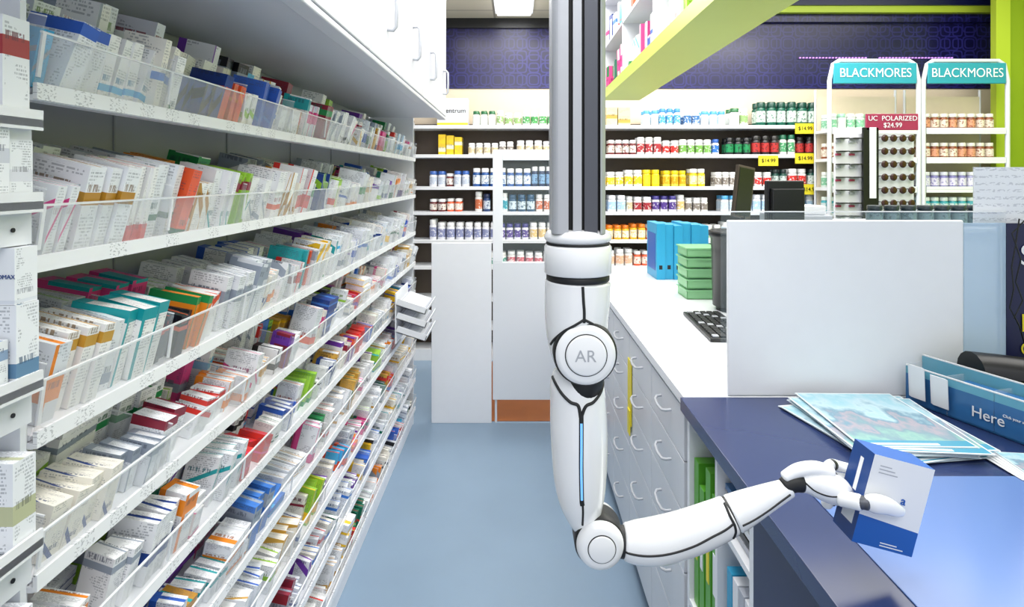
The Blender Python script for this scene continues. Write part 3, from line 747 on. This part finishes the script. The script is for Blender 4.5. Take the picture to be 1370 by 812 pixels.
f2=loft('wrist_shell',L_([(981,687,24.5),(1000,678,22),(1025,666,17.5),(1045,657,14),(1056,652,12)]),'robot',.95,roundcap=.2)
el=loft('elbow_link',L_([(818,722,19),(830,724,20),(842,725,21)]),'seam',.95,roundcap=.2)
seam('forearm_seam',[f1],[(832,726),(860,727),(890,723),(920,714),(945,702),(962,694),(974,686)],.0017)
seam('wrist_seam',[f2],[(985,690),(1000,684),(1020,674),(1040,662),(1052,655)],.0016)
seam('forearm_cross_a',[f1],[(974,688),(969,678),(966,668)],.0020)
seam('forearm_cross_b',[f1],[(974,688),(976,698),(974,708)],.0020)
# wrist + hand
loft('wrist_joint',L_([(1050,650,11),(1062,645,12.5),(1072,645,12.5)]),'seam',1.0)
hd=loft('palm',[(.430,.9,1.142,.014),(.447,.9,1.142,.019),(.468,.9,1.135,.0215),(.486,.902,1.128,.021),(.498,.905,1.122,.015)],'robot',.95)
loft('hand_back_ridge',[(.405,.9,1.150,.008),(.425,.9,1.160,.010),(.450,.9,1.163,.0105),(.475,.905,1.155,.010)],'robot',1.1)
seam('palm_seam',[hd],[(1072,640),(1085,650),(1105,655),(1130,652)],.0012)
for i,(z0,ln) in enumerate(((1.160,.060),(1.142,.068),(1.124,.064),(1.106,.052))):
    x0=.476; r0=.0085
    loft('finger_%d'%(i+1),[(x0,.915,z0-.004,r0),(x0+.018,.935,z0-.008,r0*.97),(x0+.034,.9395,z0-.013,r0*.9),(x0+.02+ln*.6,.9385,z0-.018,r0*.8),(x0+.02+ln,.936,z0-.026,r0*.62)],'robot',1,n=16)
    b=MB(); b.cyl((x0+.014,.929,z0-.007),(x0+.019,.934,z0-.008),r0*1.02,'seam'); b.obj('finger_knuckle_%d'%(i+1),rb)
loft('thumb_base',[(.480,.884,1.126,.011),(.492,.874,1.128,.0115),(.499,.868,1.129,.0115)],'robot',1,n=20)
loft('thumb_joint',[(.497,.867,1.1295,.0095),(.503,.866,1.130,.0095),(.508,.8635,1.130,.0095)],'aluD',1,n=20)
loft('thumb',[(.508,.8635,1.131,.0115),(.518,.861,1.131,.0138),(.534,.8605,1.128,.0125),(.549,.8615,1.121,.0095),(.558,.8635,1.117,.0065)],'robot',.62,n=28)
# carton held
kc=empty('held_medicine_carton')
T=Matrix.Translation((.552,.9,1.121))@Matrix.Rotation(math.radians(15),4,'Y')
W2,D2,H2=.0455,.026,.066
b=MB()
def q(vs,k): b.add([T@Vector(v) for v in vs],[(0,1,2,3)],k)
zb=-H2+.036
q([(-W2,-D2,zb+.006),(W2,-D2,zb),(W2,-D2,H2),(-W2,-D2,H2)],'skin')
q([(-W2,-D2,-H2),(W2,-D2,-H2),(W2,-D2,zb),(-W2,-D2,zb+.006)],'blue')
q([(W2,-D2,-H2),(W2,D2,-H2),(W2,D2,H2),(W2,-D2,H2)],'skin')
q([(W2,D2,-H2),(-W2,D2,-H2),(-W2,D2,H2),(W2,D2,H2)],'skin')
q([(-W2,D2,-H2),(-W2,-D2,-H2),(-W2,-D2,H2),(-W2,D2,H2)],'dblue')
q([(-W2,-D2,H2),(W2,-D2,H2),(W2,D2,H2),(-W2,D2,H2)],'blue')
q([(-W2,D2,-H2),(W2,D2,-H2),(W2,-D2,-H2),(-W2,-D2,-H2)],'blue')
b.box(-W2-.0003,-W2,-.016,.012,-.045,-.02,'skin',T=T); b.box(-W2-.0003,-W2,-.006,.002,.0,.05,'skin',T=T)
for i,(xx,zz) in enumerate(((-.01,.046),(-.016,.051),(-.005,.041))): b.box(-W2+.012,xx,-D2-.0003,-D2,zz,zz+.0015,'grey',T=T)
b.box(-.005,.03,-D2-.0003,-D2,-.062,-.0605,'skin',T=T); b.box(-.005,.02,-D2-.0003,-D2,-.058,-.0565,'skin',T=T)
b.obj('carton_body',kc)
t=text('carton_letter','a',T@Vector((.012,-D2-.0008,.010)),.018,(0,0,0),'blue',kc)
t.rotation_euler=(T.to_3x3()@Matrix.Rotation(pi/2,3,'X')).to_euler()
# ------------------------------------------------------------ lights / world / camera
def area(name,loc,sx,sy,p,col=(1,1,1),rot=(0,0,0)):
    l=bpy.data.lights.new(name,'AREA'); l.shape='RECTANGLE'; l.size=sx; l.size_y=sy; l.energy=p; l.color=col
    o=bpy.data.objects.new(name,l); C.objects.link(o); o.location=loc; o.rotation_euler=rot; return o
area('aisle_lamp',(.03,1.9,3.03),.7,3.2,62,(1,.99,.97))
area('shop_lamp',(2.6,2.6,3.42),3,4,165,(1,.98,.96))
area('back_lamp',(1.0,4.5,3.02),3.2,.5,55,(1,.97,.93))
area('front_lamp',(.3,-.7,2.9),1.6,1.0,26,(.97,.98,1),(math.radians(35),0,0))
wd=bpy.data.worlds.new('w'); S.world=wd; wd.use_nodes=True
wd.node_tree.nodes['Background'].inputs[0].default_value=(.93,.96,1,1); wd.node_tree.nodes['Background'].inputs[1].default_value=.92
cam=bpy.data.cameras.new('camera'); co=bpy.data.objects.new('camera',cam); C.objects.link(co)
co.location=(0,0,1.6); co.rotation_euler=(pi/2,0,0); cam.sensor_width=36; cam.lens=36*800/1370; cam.clip_start=.02
cam.shift_y=-(406-238)/1370; cam.shift_x=-5/1370
S.camera=co
S.view_settings.view_transform='Standard'; S.view_settings.look='None'
